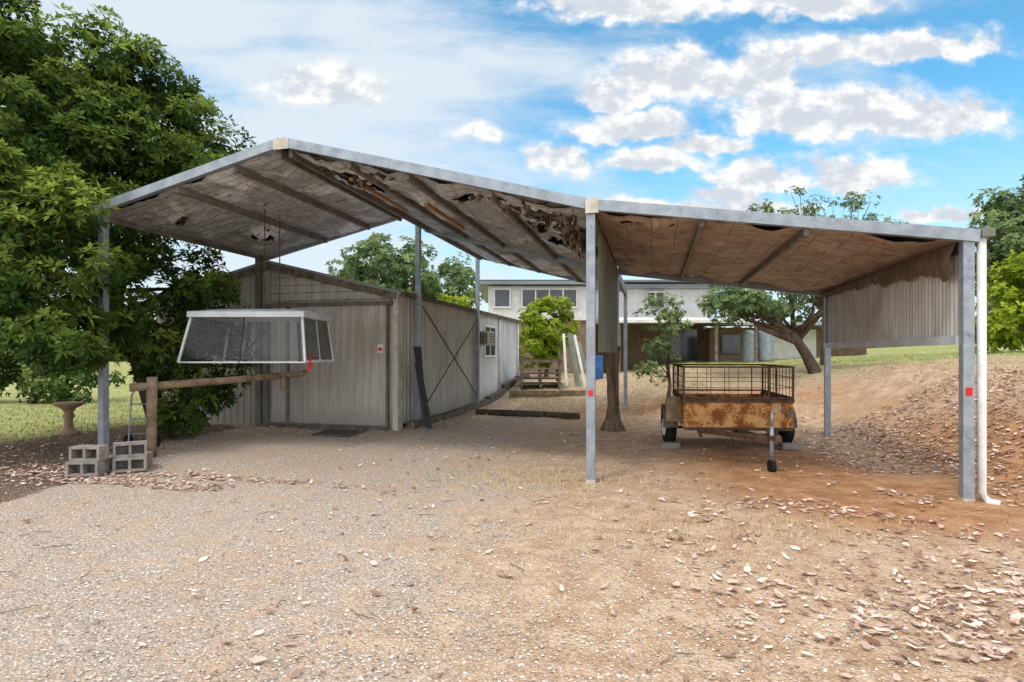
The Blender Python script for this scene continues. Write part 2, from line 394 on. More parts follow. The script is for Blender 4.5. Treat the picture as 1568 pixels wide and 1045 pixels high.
blades(gz(q), .05, R, 'dry_grass', M['drygrass'])
q = np.concatenate([lrect(0, 26, 13.5, 22)(11000), lrect(-18, -10.3, 0, 12)(8000)])
blades(gz(q), .06, R, 'green_grass', M['lawn'], w=.01)

# ------------------------------------------------------------ carport
def zr(u):
    if u < -4.3: return 4.56-(-4.3-u)*.234
    if u < 0: return 4.56-(u+4.3)*.2628
    return 3.43-.14*u
cp = empty('carport', W(0, 0, 0))
gp = MB()
for (u, v, top) in ((0, 0, zr(0)-.02), (4.03, 0, zr(4.03)-.02), (-7.5, .05, zr(-7.5)-.04)): gp.cpost(u, v, -.2, top, .105, .10)
gp.obj('front_posts', 'galv', cp)
gp = MB()
for (u, v) in ((0, 5.2), (4.03, 5.2), (0, 9.35)): gp.cpost(u, v, -.2, zr(u)-.05, .10, .10)
for (u, v) in ((-4.28, 4.8), (-4.28, 9.3)): gp.cpost(u, v, -.2, zr(u)-.06, .10, .10)
gp.obj('rear_posts', 'galv', cp)
gp = MB(); gp.cpost(-7.7, 4.0, -.2, zr(-7.7)-.04, .13, .1); gp.obj('shed_side_post', 'galv_dark', cp)
fb = MB()
def rafter(mb, u0, u1, v, h=.13, w=.05, dz=0.0):
    a = W(u0, v, zr(u0)+dz); b = W(u1, v, zr(u1-1e-6 if u1 in (-4.3, 0) else u1)+dz); mb.beam(a, b, w, h)
rafter(fb, -7.65, -4.33, -.06); rafter(fb, -4.27, -.0, -.06); rafter(fb, .03, 4.12, -.06)
for (a, b) in ((-7.65, -4.33), (-4.27, -.03), (.03, 4.12)):
    fb.beam(W(a, -.015, zr(a)-.063), W(b, -.015, zr(b-1e-6)-.063), .05, .004)
fb.obj('front_rafters', 'galv', cp)
pl = MB()
pl.hexa([W(-4.42, -.092, 4.45), W(-4.18, -.092, 4.45), W(-4.18, -.087, 4.45), W(-4.42, -.087, 4.45), W(-4.42, -.092, 4.60), W(-4.18, -.092, 4.60), W(-4.18, -.087, 4.60), W(-4.42, -.087, 4.60)])
pl.lbox(-.06, .10, -.093, -.088, 3.32, 3.50)
pl.obj('joint_plates', 'cream', cp)
fb = MB(); rafter(fb, -7.7, -4.33, 4.1, .13, .06, -.06); rafter(fb, -4.27, -.03, 5.2, .15, .06, -.12); rafter(fb, .03, 4.1, 5.2, .13, .06, -.10); rafter(fb, -4.27, .05, 9.4, .14, .06, -.06)
fb.obj('rear_rafters', 'galv', cp)
pu = MB()
for u in (-5.10, -6.11): pu.beam(W(u, .0, zr(u)-.10), W(u, 4.1, zr(u)-.10), .055, .10)
pu.beam(W(-7.62, 0, zr(-7.62)-.05), W(-7.62, 4.1, zr(-7.62)-.05), .06, .13)
for u in (-4.38, -4.2): pu.beam(W(u, 0, zr(u)-.12), W(u, 9.35 if u > -4.3 else 4.1, zr(u)-.12), .05, .11)
for u in (-3.3, -2.45, -1.3): pu.beam(W(u, .0, zr(u)-.10), W(u, 9.35, zr(u)-.10), .06, .10)
for u in (1.31, 2.45): pu.beam(W(u, 0, zr(u)-.09), W(u, 5.15, zr(u)-.09), .055, .09)
pu.obj('purlins', 'purlin', cp)
eb = MB(); eb.beam(W(0, .03, 3.28), W(0, 9.3, 3.28), .07, .16); eb.beam(W(4.03, .06, 2.76), W(4.03, 5.15, 2.76), .06, .14)
eb.obj('eave_beams', 'galv_dark', cp)
bt = MB()
bt.beam(W(-3.6, .6, zr(-3.6)-.19), W(-3.6, 2.6, zr(-3.6)-.19), .06, .045); bt.beam(W(-2.7, 1.3, zr(-2.7)-.20), W(-2.7, 3.2, zr(-2.7)-.20), .06, .045)
bt.obj('timber_battens', 'orangetimber', cp)
def sheet(mb, u0, u1, v0, v1, dz, pitch=.2):
    v = v0; pts = []
    while v < v1:
        pts += [(v, 0), (min(v+pitch*.6, v1), 0), (min(v+pitch*.7, v1), .03), (min(v+pitch*.9, v1), .03)]; v += pitch
    vs = []; fs = []
    e = 1e-6
    for (v, o) in pts: vs += [W(u0, v, zr(u0+e)+dz+o), W(u1, v, zr(u1-e)+dz+o)]
    for i in range(len(pts)-1): fs.append((2*i, 2*i+1, 2*i+3, 2*i+2))
    mb.add(vs, fs)
rs = MB(); sheet(rs, -7.75, -4.3, -.02, 4.2, .035); sheet(rs, -4.3, 0, -.02, 9.5, .035); sheet(rs, 0, 4.18, -.02, 5.3, .035)
rs.obj('roof_sheets', 'zinc', cp)
def insulation(name, mat, u0, u1, v0, v1, ps, tears, sagk=1.0):
    st = .06; us = np.arange(u0, u1+st*.5, st); vs_ = np.arange(v0, v1+st*.5, st)
    vs = []; fs = []
    for v in vs_:
        for u in us:
            d = min(abs(u-p) for p in ps); sag = .06*min(1, d/.35)
            n = mnoise.fractal(Vector((u*1.6, v*1.6, 3)), 1, 2, 4)
            rp = 0
            for (cu, cv, ru, rv) in tears:
                r = ((u-cu)/(ru*1.8))**2+((v-cv)/(rv*1.8))**2
                if r < 1: rp += (1-r)
            vs.append(W(u, v, zr(u)-.045-sagk*sag*(.6+1.3*n)+.018*mnoise.noise(Vector((u*7, v*7, 1)))-min(rp, 1)*.11*(.4+abs(mnoise.noise(Vector((u*8, v*8, 4)))))))
    nu = len(us)
    for j in range(len(vs_)-1):
        for i in range(nu-1):
            u = us[i]; v = vs_[j]; kill = False
            for (cu, cv, ru, rv) in tears:
                r = ((u-cu)/ru)**2+((v-cv)/rv)**2
                if r+1.6*mnoise.fractal(Vector((u*4.5, v*4.5, 9)), 1, 2, 4) < .85: kill = True
            if not kill: fs.append((j*nu+i, j*nu+i+1, (j+1)*nu+i+1, (j+1)*nu+i))
    mkobj(name, vs, fs, M[mat], cp, True)
insulation('insulation_gable_left', 'ins_l', -7.6, -4.33, 0, 4.1, (-7.6, -6.11, -5.1, -4.35), [(-7.0, .9, .2, .12), (-6.6, 2.6, .2, .2)], 1.4)
insulation('insulation_gable_right', 'ins_l', -4.27, -.03, 0, 9.3, (-4.2, -3.3, -2.45, -1.3, 0), [(-3.85, .5, .33, .4), (-3.5, 1.2, .2, .4), (-3.0, .35, .25, .15), (-.8, .45, .5, .3), (-.4, 1.2, .3, .6), (-1.9, .5, .22, .16), (-.8, 2.6, .2, .4), (-1.0, 1.5, .15, .3)], 1.5)
insulation('insulation_lean_to', 'ins_r', .05, 4.0, 0, 5.15, (0, 1.31, 2.45, 4.0), [(.55, .2, .3, .08)], 1.0)
def shreds(name, spots, mat='torn'):
    mb = MB()
    for (u, v, wd, ln) in spots:
        n = 8; zt = zr(u)-.06; rows = 6; vs = []; fs = []
        ang = random.uniform(-.5, .5)
        col = [random.uniform(.5, 1.3) for _ in range(n)]
        for r in range(rows):
            for i in range(n):
                s = (i/(n-1)-.5)*wd*(1-.10*r)
                drop = ln*r/(rows-1)*col[i]
                du = s*math.cos(ang)+random.uniform(-.02, .02); dv = s*math.sin(ang)+random.uniform(-.03, .03)+.05*math.sin(i*1.7+r)*r/rows*2
                vs.append(W(u+du, v+dv, zt-drop))
        for r in range(rows-1):
            for i in range(n-1):
                if r > 2 and random.random() < .3: continue
                fs.append((r*n+i, r*n+i+1, (r+1)*n+i+1, (r+1)*n+i))
        mb.add(vs, fs)
    mb.obj(name, mat, cp, True)
shreds('hanging_insulation', [(-3.9, .5, .4, .14), (-3.5, .7, .3, .18), (-3.6, .3, .25, .08), (-2.9, .3, .3, .10), (-1.1, .5, .5, .14), (-.8, .3, .5, .12), (-.6, .55, .45, .24), (-.35, .8, .4, .34), (-.8, 1.0, .4, .2), (-.3, .25, .3, .18), (-1.6, .4, .25, .12), (-.25, 1.6, .4, .35), (-.5, 1.9, .4, .25), (-.2, 2.6, .5, .3), (.6, .3, .35, .07), (-.5, .2, .4, .16), (-6.9, 1.0, .3, .08), (-6.6, 2.6, .3, .10)])
sp = MB()
a = W(4.03, .08, 0)[:2]; b = W(4.03, 5.15, 0)[:2]
sp.ribwall(a, b, 1.78, 2.78, .09, .018, (-U[0], -U[1]), .035)
sp.obj('side_cladding', 'brownclad', cp)
sp = MB(); sp.beam(W(3.975, .06, 1.75), W(3.975, 5.15, 1.75), .04, .10); sp.obj('side_rail', 'fibre', cp)
vs = []; fs = []; n = 60
for i in range(n):
    v = .05+5.1*i/(n-1); fr_ = 1-i/n; dr = .12+.24*fr_**2+.09*mnoise.noise(Vector((v*1.7, 0, 0)))+.07*mnoise.noise(Vector((v*6, 2, 0)))
    o = .05+.03*math.sin(v*9)
    vs += [W(3.97-o*.3, v, zr(4)-.06), W(3.95-o, v, zr(4)-.06-dr*.5), W(3.97-o*.6, v, zr(4)-.06-dr)]
for i in range(n-1):
    for k in (0, 1): fs.append((3*i+k, 3*i+k+1, 3*i+k+4, 3*i+k+3))
mkobj('torn_lining', vs, fs, M['tarp'], cp, True)
sp = MB(); sp.ribwall(W(.05, .55, 0)[:2], W(.05, 4.7, 0)[:2], 1.62, 3.22, .19, .02, (-U[0], -U[1]), .05); sp.obj('middle_cladding', 'panelgreen', cp)
vs = []; fs = []; n = 28; rows = 16
for r in range(rows):
    z = 0.0+1.75*r/(rows-1)
    for i in range(n):
        a = 2*math.pi*i/n; rad = .11+.03*math.sin(a*5+r*.4)+.012*math.sin(a*9+z*7)-.03*math.sin(z*1.8)+(.10*(1-r/2.5) if r < 3 else 0)
        vs.append(W(-.07+rad*math.cos(a)*1.15, 5.08+rad*math.sin(a), z))
for r in range(rows-1):
    for i in range(n): fs.append((r*n+i, r*n+(i+1) % n, (r+1)*n+(i+1) % n, (r+1)*n+i))
mkobj('wrapped_tarp', vs, fs, M['tarp'], cp, True)
gt = MB(); gt.lbox(4.13, 4.25, -.1, 5.3, 2.84, 2.93); gt.obj('gutter', 'panelgreen', cp)
dp = MB(); x, y, _ = W(4.16, -.02, 0)
dp.tube([(x, y, 2.84), (x, y, .12), (x+.03, y-.05, .03), (x+.09, y-.13, .02)], .043, 14); dp.obj('downpipe', 'white', cp, True)
rd = MB(); rd.lbox(-.028, .028, -.056, -.051, 1.08, 1.15); rd.lbox(4.03-.03, 4.03+.03, -.056, -.051, 1.15, 1.24); rd.obj('reflectors', 'red', cp)
mk = MB()
for (u, v) in ((0, 0), (4.03, 0)): mk.lbox(u-.056, u+.056, v-.054, v+.054, -.05, .05)
mk.obj('post_boots', 'cream', cp)

# ------------------------------------------------------------ shed
sh = empty('shed', W(-7.5, 9, 0))
uL, uR, vF, vB = -10.55, -4.45, 4.12, 15.3
uM = (uL+uR)/2
def zs(u): return 3.60-abs(u-uM)*.2427
w = MB()
w.ribwall(W(uL, vF, 0)[:2], W(uR, vF, 0)[:2], -.05, lambda t: zs(uL+t), .17, .02, (-V[0], -V[1]), .045)
w.obj('front_wall', 'shed', sh)
w = MB(); w.ribwall(W(uR, vF, 0)[:2], W(uR, 9.5, 0)[:2], .1, 2.86, .19, .024, (U[0], U[1]), .05); w.obj('side_wall', 'shed', sh)
w = MB(); w.ribwall(W(uR, 9.5, 0)[:2], W(uR, vB, 0)[:2], .12, 2.86, .19, .024, (U[0], U[1]), .05)
w.ribwall(W(uL, vB, 0)[:2], W(uR, vB, 0)[:2], 0, lambda t: zs(uL+t), .19, .02, (V[0], V[1]))
w.ribwall(W(uL, vF, 0)[:2], W(uL, vB, 0)[:2], 0, 2.86, .19, .02, (-U[0], -U[1])); w.obj('rear_walls', 'shedlite', sh)
w = MB()
w.hexa([W(uL-.1, vF-.12, 2.84), W(uM, vF-.12, 3.6), W(uM, vB+.1, 3.6), W(uL-.1, vB+.1, 2.84), W(uL-.1, vF-.12, 2.9), W(uM, vF-.12, 3.66), W(uM, vB+.1, 3.66), W(uL-.1, vB+.1, 2.9)])
w.hexa([W(uM, vF-.12, 3.6), W(uR+.1, vF-.12, 2.84), W(uR+.1, vB+.1, 2.84), W(uM, vB+.1, 3.6), W(uM, vF-.12, 3.66), W(uR+.1, vF-.12, 2.9), W(uR+.1, vB+.1, 2.9), W(uM, vB+.1, 3.66)])
w.obj('roof', 'greyroof', sh)
w = MB()
w.beam(W(uM, vF-.14, 3.52), W(uR+.02, vF-.14, 2.80), .03, .13); w.beam(W(uL-.02, vF-.14, 2.80), W(uM, vF-.14, 3.52), .03, .13)
w.beam(W(uR+.13, vF, 2.86), W(uR+.13, vB, 2.86), .05, .09); w.obj('barge_boards_and_gutter', 'greytimber', sh)
w = MB()
w.ribwall(W(-7.45, vF-.08, 0)[:2], W(-4.68, vF-.08, 0)[:2], .10, 2.62, .13, .022, (-V[0], -V[1]), .045); w.obj('sliding_door', 'shed', sh)
w = MB(); w.lbox(-7.5, -4.5, vF-.16, vF-.03, 2.62, 2.70); w.lbox(-7.5, -7.45, vF-.11, vF-.03, .05, 2.62); w.lbox(-4.68, -4.63, vF-.11, vF-.03, .05, 2.62); w.lbox(-7.48, -4.65, vF-.12, vF-.03, .04, .10)
w.lbox(-7.0, -6.95, vF-.14, vF-.10, .1, 2.62)
w.obj('door_frame', 'galv_dark', sh)
w = MB()
for k in range(4):
    z = 2.76+k*.17; umx = uM+(3.60-z-.17)/.2427
    if umx > -7.3: w.hexa([W(-7.45, vF-.06, z), W(umx, vF-.06, z), W(umx, vF-.03, z), W(-7.45, vF-.03, z), W(-7.45, vF-.04, z+.16), W(umx-.3, vF-.04, z+.16), W(umx-.3, vF-.03, z+.16), W(-7.45, vF-.03, z+.16)])
w.obj('gable_boards', 'shed', sh)
w = MB(); w.lbox(uR-.06, uR+.05, vF-.12, vF-.02, -.05, 2.86); w.lbox(uR+.026, uR+.05, vF-.02, vF+.12, 0, 2.8)
w.lbox(uR+.03, uR+.06, 9.45, 9.55, .1, 2.8); w.obj('corner_trim', 'cream', sh)
w = MB(); w.tube([W(uR+.08, 12.2, 2.85), W(uR+.08, 12.2, .35)], .04, 10); w.tube([W(uR+.08, 15.0, 2.85), W(uR+.08, 15.0, .5)], .04, 10); w.obj('downpipes', 'white', sh, True)
w = MB(); w.tube([W(uR+.2, 5.0, .35), W(uR+.2, 9.2, 2.6)], .016, 6); w.tube([W(uR+.2, 5.0, 2.65), W(uR+.2, 9.2, .35)], .016, 6); w.obj('cross_bracing', 'rustdark', sh)
w = MB(); w.lbox(uR+.03, uR+.42, 9.7, 10.25, 1.85, 2.28); w.obj('air_conditioner', 'cream', sh)
w = MB()
for k in range(8): w.lbox(uR+.421, uR+.43, 9.73, 10.22, 1.88+k*.048, 1.90+k*.048)
for k in range(6): w.lbox(uR+.08+k*.05, uR+.10+k*.05, 9.69, 9.699, 1.9, 2.23)
w.obj('air_conditioner_grille', 'black', sh)
w = MB(); w.lbox(uR+.03, uR+.05, 10.5, 11.7, 1.55, 2.45); w.obj('window_glass', 'glassdark', sh)
w = MB()
for (a, b, c_, d) in ((10.44, 11.76, 1.49, 1.55), (10.44, 11.76, 2.45, 2.51), (10.44, 10.5, 1.55, 2.45), (11.7, 11.76, 1.55, 2.45), (11.08, 11.12, 1.55, 2.45)): w.lbox(uR+.03, uR+.07, a, b, c_, d)
w.obj('window_frame', 'white', sh)
w = MB()
vv0 = 4.3
while vv0 < 15:
    hgt = Hs(*W(uR+.25, vv0+1, 0)[:2]); w.beam(W(uR+.2, vv0, hgt+.05), W(uR+.22, vv0+1.9, Hs(*W(uR+.2, vv0+1.9, 0)[:2])+.06), .18, .16); vv0 += 2.0
w.lbox(-7.6, -4.6, vF-.3, vF-.14, -.02, .06)
w.obj('base_sleepers', 'greytimber', sh)
w = MB(); w.lbox(-4.86, -4.74, vF-.108, vF-.104, 1.62, 1.80); w.obj('door_notice', 'white', sh)
w = MB(); w.lbox(-4.84, -4.76, vF-.112, vF-.109, 1.66, 1.73); w.obj('door_notice_mark', 'red', sh)

w = MB(); w.beam(W(-4.15, 4.35, 1.75), W(-3.75, 4.15, .05), .10, .04); w.beam(W(-4.2, 4.5, 1.4), W(-3.95, 4.4, .05), .10, .04); w.beam(W(-4.2, 4.7, 1.75), W(-4.05, 4.65, .05), .06, .05); w.obj('leaning_planks', 'black')
w = MB()
for k in range(9): w.lbox(-5.75, -4.95, 2.95+k*.09, 3.02+k*.09, .005, .035)
for k in range(4): w.lbox(-5.7+k*.22, -5.64+k*.22, 2.93, 3.76, .0, .028)
w.obj('door_mat', 'mat')
w = MB(); p0 = W(-3.75, 7.45, .07); p1 = W(-1.0, 7.0, .08)
w.tube([p0, [(a+b)/2+.01 for a, b in zip(p0, p1)], p1], [.085, .08, .075], 10); w.obj('timber_log', 'darktimber', None, True)

# ------------------------------------------------------------ vehicle canopy hung from carport
ca = empty('ute_canopy', (-4.3, 10.3, 1.4))
x0, x1, y0, y1, zb, zt = -5.42, -3.36, 9.55, 11.05, 1.46, 2.27
def canp(fx, fy, t):
    ix = .17*t; iy = .10*t
    x = (x0+ix)+(x1-x0-ix*1.5)*fx; y = (y0+iy)+(y1-y0-2*iy)*fy
    return (x, y, zb+(zt-zb)*t)
w = MB()
vs = []; fs = []; nu, nv = 14, 10
for j in range(nv+1):
    for i in range(nu+1):
        a = i/nu; b = j/nv; x, y, z = canp(a*1.06-.03, b*1.10-.05, 1)
        cz = .07*(1-abs(2*a-1)**6)*(1-abs(2*b-1)**4)
        vs.append((x, y, z+.022+cz))
for j in range(nv):
    for i in range(nu): fs.append((j*(nu+1)+i, j*(nu+1)+i+1, (j+1)*(nu+1)+i+1, (j+1)*(nu+1)+i))
w.add(vs, fs)
w.obj('roof_skin', 'fibre', ca, True)
w = MB()
c4 = [canp(-.03, -.05, 1), canp(1.03, -.05, 1), canp(1.03, 1.05, 1), canp(-.03, 1.05, 1)]
w.hexa([(a, b, c-.07) for a, b, c in c4]+[(a, b, c+.021) for a, b, c in c4])
w.obj('roof_shell', 'fibre', ca, False)
w = MB()
cor = [(0, 0), (1, 0), (1, 1), (0, 1)]
for k in range(4):
    a, b = cor[k], cor[(k+1) % 4]
    w.beam(canp(a[0], a[1], 0), canp(b[0], b[1], 0), .02, .022)
    w.beam(canp(a[0], a[1], 0), canp(a[0], a[1], .91), .035, .035, (0, 1, 0))
w.beam(canp(1, .5, 0), canp(1, .5, .91), .02, .02, (0, 1, 0))
w.obj('frame', 'fibre', ca)
w = MB(); w.beam(canp(.48, -.005, 0), canp(.48, -.005, .91), .02, .015, (0, 1, 0)); w.beam(canp(.2, 1, 0), canp(.2, 1, .9), .05, .03, (0, 1, 0)); w.beam(canp(.7, 1, 0), canp(.7, 1, .9), .05, .03, (0, 1, 0))
w.beam(canp(.3, .6, .1), canp(.42, .8, .7), .05, .03); w.obj('window_rubbers', 'black', ca)
w = MB()
def grid(mb, P00, P10, P11, P01, n, m_, r=.0035):
    f = lambda s, t: tuple((1-s)*(1-t)*a+s*(1-t)*b+s*t*c+(1-s)*t*d for a, b, c, d in zip(P00, P10, P11, P01))
    for i in range(-m_, n):
        s0, t0, s1, t1 = i/n, 0, (i+m_)/n, 1
        if s0 < 0: t0 = -s0*n/m_; s0 = 0
        if s1 > 1: t1 = 1-(s1-1)*n/m_; s1 = 1
        if t0 < t1:
            mb.beam(f(s0, t0), f(s1, t1), r, r, (0, 1, 0)); mb.beam(f(1-s0, t0), f(1-s1, t1), r, r, (0, 1, 0))
grid(w, canp(1, .03, .05), canp(1, .97, .05), canp(1, .97, .9), canp(1, .03, .9), 24, 12, .006)
grid(w, canp(.02, 0, .05), canp(.47, 0, .05), canp(.47, 0, .9), canp(.02, 0, .9), 14, 11, .007)
w.obj('mesh_screens', 'black', ca)
mgla, nt = newmat('clear_canopy_glass'); g = N(nt)
tr = g.n('ShaderNodeBsdfTransparent'); tr.inputs[0].default_value = (.93, .94, .92, 1); gl = g.n('ShaderNodeBsdfGlossy'); gl.inputs['Roughness'].default_value = .08
gl.inputs[0].default_value = (.7, .75, .8, 1)
mx = g.n('ShaderNodeMixShader'); mx.inputs[0].default_value = .05; o = g.n('ShaderNodeOutputMaterial')
g.lk(tr.outputs[0], mx.inputs[1]); g.lk(gl.outputs[0], mx.inputs[2]); g.lk(mx.outputs[0], o.inputs[0])
w = MB()
for (a, b) in (((0, 0), (1, 0)), ((1, 1), (0, 1)), ((0, 1), (0, 0))):
    w.add([canp(a[0], a[1], .05), canp(b[0], b[1], .05), canp(b[0], b[1], .9), canp(a[0], a[1], .9)], [(0, 1, 2, 3)])
w.obj('windows', mgla, ca)
w = MB()
for (x, y) in ((-4.25, 10.1), (-4.15, 10.5)):
    u_, v_ = uv(x, y); zt_ = zr(u_)-.1
    n = int((zt_-2.34)/.05)
    for i in range(n):
        z = 2.34+i*.05
        w.beam((x, y, z), (x, y, z+.045), .022 if i % 2 else .008, .008 if i % 2 else .022)
w.obj('suspension_chains', 'rustdark', ca)
w = MB(); w.add([(-3.36, 9.75, 1.60), (-3.33, 9.72, 1.62), (-3.30, 9.70, 1.36), (-3.38, 9.74, 1.30)], [(0, 1, 2, 3)]); w.obj('red_ribbon', 'red', ca)

# ------------------------------------------------------------ log rail, blocks, bits on the left
lr = empty('log_rail', (-5.6, 9.1, 0))
w = MB(); w.tube([(-5.62, 9.15, -.2), (-5.6, 9.13, .6), (-5.6, 9.15, 1.24)], [.085, .075, .08], 10); w.tube([(-5.85, 9.0, 1.08), (-4.8, 9.9, 1.15), (-4.2, 10.6, 1.2)], [.065, .06, .06], 10)
w.tube([(-4.15, 10.65, .95), (-4.15, 10.65, 1.25)], .045, 8)
w.tube([(-4.2, 10.6, 1.2), (-3.95, 11.15, 1.22), (-4.35, 12.3, 1.22)], .05, 8)
w.obj('logs', 'timber', lr, True)
bs = empty('concrete_block_stack', (-5.5, 7.9, 0))
w = MB()
def block(cx, cy, z, ang, L=.39, D=.19, Hh=.19):
    c, s = math.cos(ang), math.sin(ang)
    def T(x, y, zz): return (cx+x*c-y*s, cy+x*s+y*c, z+zz)
    def bx(x0, x1, y0, y1, z0, z1): w.hexa([T(x0, y0, z0), T(x1, y0, z0), T(x1, y1, z0), T(x0, y1, z0), T(x0, y0, z1), T(x1, y0, z1), T(x1, y1, z1), T(x0, y1, z1)])
    t = .032
    bx(-L/2, L/2, -D/2, D/2, 0, t); bx(-L/2, L/2, -D/2, D/2, Hh-t, Hh)
    for xx in (-L/2, -t/2, L/2-t): bx(xx, xx+t, -D/2, D/2, t, Hh-t)
    bx(-L/2+t, L/2-t, D/2-.01, D/2-.004, t, Hh-t)
block(-5.62, 7.75, 0, .12); block(-5.22, 8.05, 0.0, .42); block(-5.60, 7.78, .192, .02); block(-5.26, 8.10, .192, .55)
block(-5.64, 7.98, 0, .1); block(-5.35, 8.35, .0, .3)
w.obj('blocks', 'concrete', bs)
w = MB(); w.lathe((-8.75, 11.6, 0), [(.2, 0), (.2, .05), (.13, .09), (.08, .14), (.07, .3), (.1, .38), (.07, .44), (.12, .52), (.27, .60), (.28, .64), (.22, .62), (.05, .58)], 18)
w.obj('bird_bath', 'terracotta', None, True)
ht = empty('hand_trolley', (-6.3, 9.9, 0))
w = MB()
for dx in (-.16, .16): w.tube([(-6.3+dx, 9.9, .08), (-6.28+dx, 9.95, .9), (-6.26+dx, 10.1, 1.05)], .014, 8)
for z in (.25, .5, .75): w.tube([(-6.46, 9.93, z), (-6.12, 9.93, z)], .011, 6)
w.box(-6.5, -6.1, 9.66, 9.9, .03, .045); w.tube([(-6.42, 10.1, 1.05), (-6.1, 10.1, 1.05)], .014, 8); w.obj('frame', 'galv', ht)
w = MB()
for x in (-6.55, -6.08): w.tube([(x, 10.0, .11), (x+.04, 10.0, .11)], .11, 16)
w.obj('wheels', 'rubber', ht)

# ------------------------------------------------------------ trailer
tl = empty('box_trailer', (3.55, 10.2, 0))
ta = math.radians(-11); tc_, ts_ = math.cos(ta), math.sin(ta)
def T(x, y, z):
    return (3.56+x*tc_-y*ts_, 9.25+x*ts_*.25+y*tc_, z)
def tb(mb, x0, x1, y0, y1, z0, z1): mb.hexa([T(x0, y0, z0), T(x1, y0, z0), T(x1, y1, z0), T(x0, y1, z0), T(x0, y0, z1), T(x1, y0, z1), T(x1, y1, z1), T(x0, y1, z1)])
hw = .86; LN = 2.1; zb0, zb1 = .42, .83
w = MB(); tb(w, -hw, hw, 0, .03, zb0, zb1); tb(w, -hw, -hw+.03, .031, LN, zb0, zb1); tb(w, hw-.03, hw, .031, LN, zb0, zb1); tb(w, -hw, hw, LN+.001, LN+.03, zb0, zb1)
tb(w, -hw+.03, hw-.03, .031, LN, zb0, zb0+.02)
w.obj('tray', 'rust', tl)
w = MB(); tb(w, -hw-.02, hw+.02, -.02, .04, zb1, zb1+.045); tb(w, -hw-.02, -hw+.04, .041, LN, zb1, zb1+.045); tb(w, hw-.04, hw+.02, .041, LN, zb1, zb1+.045)
tb(w, -hw, hw, -.015, -.002, zb0-.03, zb0+.02)
for x in (-.55, -.05, .5): tb(w, x, x+.05, .1, LN, zb0-.08, zb0-.005)
w.tube([T(-1.0, 1.15, .30), T(1.0, 1.15, .30)], .025, 8)
hit = (3.50, 7.95, .44)
w.beam(T(-.62, .05, .385), hit, .05, .075); w.beam(T(.62, .05, .385), hit, .05, .075); w.beam(T(0, .0, .385), (3.5, 8.4, .43), .05, .06)
w.beam((3.3, 8.35, .44), (3.72, 8.35, .44), .05, .05)
w.beam((3.50, 7.98, .47), (3.50, 7.72, .47), .07, .06)
w.lathe((3.50, 7.72, .43), [(.03, 0), (.045, .02), (.045, .07), (.02, .1)], 12)
for x in (-.62, -.1, .45): w.beam(T(x, -.02, zb0+.02), T(x+.02, -.1, zb0-.12), .04, .03)
w.obj('chassis_and_drawbar', 'rustdark', tl)
w = MB(); zc = 1.39
for (x, y) in ((-hw, 0), (hw, 0), (-hw, LN), (hw, LN), (hw, LN/2), (-hw, LN/2), (.48, 0)): w.beam(T(x, y, zb1), T(x, y, zc), .032, .032)
for z in (zb1+.07, zc):
    w.beam(T(-hw, 0, z), T(hw, 0, z), .03, .03); w.beam(T(-hw, LN, z), T(hw, LN, z), .03, .03); w.beam(T(-hw, 0, z), T(-hw, LN, z), .03, .03); w.beam(T(hw, 0, z), T(hw, LN, z), .03, .03)
n = 8
for i in range(1, n):
    x = -hw+2*hw*i/n; w.beam(T(x, 0, zb1), T(x, 0, zc), .009, .009)
    if i % 2: w.beam(T(x, LN, zb1), T(x, LN, zc), .009, .009)
for k in range(1, 3):
    z = zb1+.07+(zc-zb1-.07)*k/3; w.beam(T(-hw, 0, z), T(hw, 0, z), .009, .009); w.beam(T(-hw, LN, z), T(hw, LN, z), .009, .009)
    for s in (-1, 1): w.beam(T(s*hw, 0, z), T(s*hw, LN, z), .009, .009)
for i in range(1, 10):
    for s in (-1, 1): w.beam(T(s*hw, LN*i/10, zb1), T(s*hw, LN*i/10, zc), .009, .009)
w.obj('wire_cage', 'rustdark', tl)
w = MB()
for s in (-1, 1):
    c0 = Vector(T(s*.93, 1.15, .30)); c1 = Vector(T(s*1.1, 1.15, .30)); d = (c1-c0).normalized()
    w.tube([c0, c0+d*.02, c1-d*.02, c1], [.25, .30, .30, .25], 24)
w.obj('tyres', 'rubber', tl, True)
w = MB()
for s in (-1, 1):
    c1 = Vector(T(s*1.1, 1.15, .30)); d = Vector(T(1, 0, 0))-Vector(T(0, 0, 0)); w.tube([c1-d*s*.01, c1+d*s*.012], .15, 16)
w.obj('wheel_rims', 'white', tl)
w = MB()
for s in (-1, 1):
    pts = []
    for k in range(9):
        a = math.pi*k/8; pts.append((1.15-math.cos(a)*.40, .34+math.sin(a)*.36))
    for k in range(8):
        (ya, za), (yb, zb_) = pts[k], pts[k+1]
        i0, i1 = s*.88, s*1.14
        w.hexa([T(i0, ya, za), T(i1, ya, za), T(i1, yb, zb_), T(i0, yb, zb_), T(i0, ya, za+.012), T(i1, ya, za+.012), T(i1, yb, zb_+.012), T(i0, yb, zb_+.012)])
w.obj('mudguards', 'greytimber', tl)
w = MB(); tb(w, -hw-.26, -hw-.03, .25, .29, .50, .90); tb(w, hw-.1, hw+.02, -.025, -.004, .60, .72); w.obj('side_lamp_boards', 'timber', tl)
w = MB(); jx, jy = 3.50, 7.92
w.tube([(jx, jy, .14), (jx, jy, .62)], .026, 10); w.tube([(jx, jy, .62), (jx, jy, .82)], .017, 8); w.tube([(jx, jy, .82), (jx+.1, jy-.03, .83)], .01, 8); w.tube([(jx+.1, jy-.03, .83), (jx+.1, jy-.03, .90)], .012, 8)
w.obj('jockey_stand', 'galv', tl, True)
w = MB(); w.tube([(jx-.03, jy, .085), (jx+.03, jy, .085)], .085, 16); w.obj('jockey_wheel', 'rubber', tl)
w = MB()
